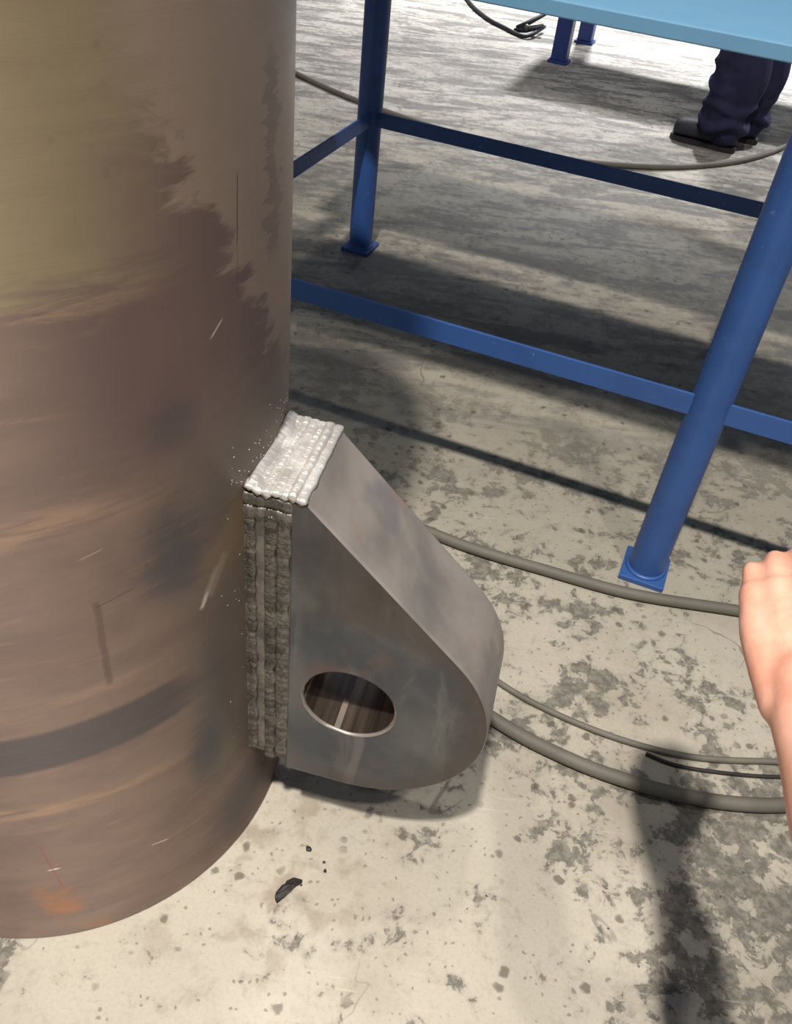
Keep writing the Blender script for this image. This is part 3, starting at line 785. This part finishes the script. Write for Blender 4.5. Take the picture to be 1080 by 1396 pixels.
# --- person at the right whose hand reaches into the picture
def px3(x, y, dep):
    return Vector((0, 0, H)) + (rt * (x - 540) - up * (y - 698) + fw * FPX) * (dep / FPX)
def near_person():
    Z = Vector((0, 0, 1))
    K = px3(1080, 806, 0.80); Wp = px3(1098, 962, 0.735)            # knuckle row centre, wrist
    fd = (K - Wp).normalized()
    nb = (Z * 0.85 + Vector((-0.5, -0.2, 0))); nb = (nb - fd * nb.dot(fd)).normalized()   # out of the back of the hand
    lt = nb.cross(fd).normalized()                                  # towards the little finger (left in the picture)
    root = tag(empty('person', (0.93, -0.12, 0)), 'person crouching at the right with a bare forearm and hand held out', 'person')
    bm = bmesh.new()
    el = Wp + (px3(1160, 1150, 0.67) - Wp).normalized() * 0.245
    sh = el + Vector((0.16, -0.13, 0.19)).normalized() * 0.285
    hipc = Vector((0.95, -0.22, 0.40)); chest = sh + Vector((0.165, 0.05, -0.03))
    f2 = Vector((-0.55, 0.83, 0)).normalized(); l2 = Vector((-f2.y, f2.x, 0))
    # arm with the hand
    limb(bm, [sh, el, el.lerp(Wp, 0.5), Wp - fd * 0.012], [0.066, 0.050, 0.042, 0.030], 8, 18)
    limb(bm, [Wp - fd * 0.03, Wp + fd * 0.02], [0.028, 0.029], 5, 16)
    Lh = (K - Wp).length
    for j, (off, rr) in enumerate(((0.033, 0.0150), (0.012, 0.0165), (-0.010, 0.0170), (-0.031, 0.0165))):      # metacarpals: little .. index
        limb(bm, [Wp + lt * (off * 0.62) - nb * 0.002, Wp + fd * (Lh * 0.55) + lt * (off * 0.9) + nb * 0.004, K + lt * off + nb * (0.004 - abs(off) * 0.12)], [0.017, 0.0175, rr * 0.92], 6, 14)
    limb(bm, [Wp + fd * 0.015 - nb * 0.012, K - fd * 0.02 - nb * 0.014], [0.024, 0.024], 5, 16)
    fing = []
    for j, (off, l1, l2_, l3, rr) in enumerate(((0.034, 0.034, 0.022, 0.018, 0.0088), (0.0125, 0.043, 0.028, 0.021, 0.0097), (-0.010, 0.047, 0.031, 0.022, 0.0100), (-0.032, 0.041, 0.026, 0.020, 0.0098))):
        b_ = K + lt * off + nb * (0.003 - abs(off) * 0.12)
        a0, a1, a2 = (0.30, 1.00, 1.65)
        rot = lambda a_: fd * cos(a_) - nb * sin(a_)
        p1 = b_ + rot(a0) * l1; p2 = p1 + rot(a1) * l2_; p3 = p2 + rot(a2) * l3
        limb(bm, [b_, p1, p2, p3], [rr * 1.16, rr * 1.02, rr * 0.95, rr * 0.80], 6, 12)
        fing.append((p2, p3, rot(a2)))
    tb = Wp + fd * 0.028 - lt * 0.030 - nb * 0.006
    t1 = tb + fd * 0.036 - lt * 0.020 - nb * 0.012; t2 = t1 + fd * 0.032 - lt * 0.004 - nb * 0.014; t3 = t2 + fd * 0.022 + lt * 0.006 - nb * 0.010
    limb(bm, [Wp - lt * 0.016, tb, t1, t2, t3], [0.018, 0.018, 0.0125, 0.0115, 0.0090], 6, 12)
    # torso, other arm, legs, head
    limb(bm, [hipc, hipc.lerp(chest, 0.5) - f2 * 0.02, chest, chest + Z * 0.10 + f2 * 0.05], [0.165, 0.155, 0.170, 0.115], 6, 20)
    sh2 = chest * 2 - sh + Z * 0.04
    limb(bm, [sh, chest + Z * 0.05, sh2], [0.068, 0.095, 0.070], 6, 16)
    el2 = sh2 + Vector((0.02, 0.10, -0.26)); wr2 = el2 + Vector((-0.14, 0.20, -0.02))
    limb(bm, [sh2, el2, wr2], [0.066, 0.053, 0.042], 6, 14)
    hd2 = (wr2 - el2).normalized(); hs2 = Vector((-f2.y, f2.x, 0))
    limb(bm, [wr2, wr2 + hd2 * 0.09], [0.028, 0.036], 5, 12, squash=0.6)
    for j in range(4):
        b_ = wr2 + hd2 * 0.09 + f2 * (0.03 - 0.02 * j); limb(bm, [b_, b_ + hd2 * 0.045, b_ + hd2 * (0.078 - 0.006 * abs(j - 1.3)) + hs2 * 0.012], [0.010, 0.0095, 0.008], 4, 8)
    limb(bm, [wr2 + hd2 * 0.03 + f2 * 0.03, wr2 + hd2 * 0.08 + f2 * 0.055], [0.012, 0.010], 4, 8)
    feet = []
    for q in (-1, 1):
        h_ = hipc + l2 * (q * 0.09); a_ = Vector((0.93, -0.12, 0)) + l2 * (q * 0.15) - f2 * 0.02
        k_ = a_ + f2 * 0.20 + l2 * (q * 0.03); k_.z = 0.47
        limb(bm, [a_ + Z * 0.08, (a_ + k_) / 2 + Z * 0.03 - f2 * 0.02, k_], [0.068, 0.080, 0.078], 8, 18)
        limb(bm, [k_, (k_ + h_) / 2, h_], [0.078, 0.095, 0.120], 8, 18); feet.append(a_)
    nk = chest + Z * 0.11 + f2 * 0.07; hc = nk + Z * 0.15 + f2 * 0.09
    limb(bm, [nk, hc - Z * 0.06 - f2 * 0.02], [0.060, 0.055], 5, 14)
    fdir = (f2 - Z * 0.35).normalized()
    T, R3 = head_parts(bm, hc, fdir)
    cuff = el.lerp(Wp, 0.12)
    def pick(c):
        if (c - cuff).dot((Wp - el).normalized()) > 0 and (c - Wp).length < 0.30 and c.x < 0.52: return 1
        if (c - wr2).dot(hd2) > 0 and (c - wr2).length < 0.25 and (c - (wr2 + hd2 * 0.08)).length < 0.12: return 1
        if (c - nk).dot((hc - nk).normalized()) > 0.02: return 1
        return 0
    remesh('body', bm, 0.0042, 4, root, [M_CLOTH, M_SKIN], pick)
    m_nail = mat_plain('fingernail', lin(232, 190, 176), 0.3)
    for p2, p3, dr in fing:
        nn = dr.cross(lt).normalized()
        if nn.dot(nb) < 0 and False: nn = -nn
        nn = (nb * cos(1.65) + fd * sin(1.65)).normalized()
        bm = bmesh.new(); ball(bm, p3 + nn * 0.0060 - dr * 0.001, 0.0062, (1.0, 0.85, 0.35), Matrix((dr, lt, nn)).transposed()); obj('fingernail', bm, m_nail, root, True)
    for a_ in feet: boot(root, a_ - f2 * 0.085, a_ + f2 * 0.205)
    head_extras(root, hc, fdir, T, R3)
    parent_keep(root)
near_person()
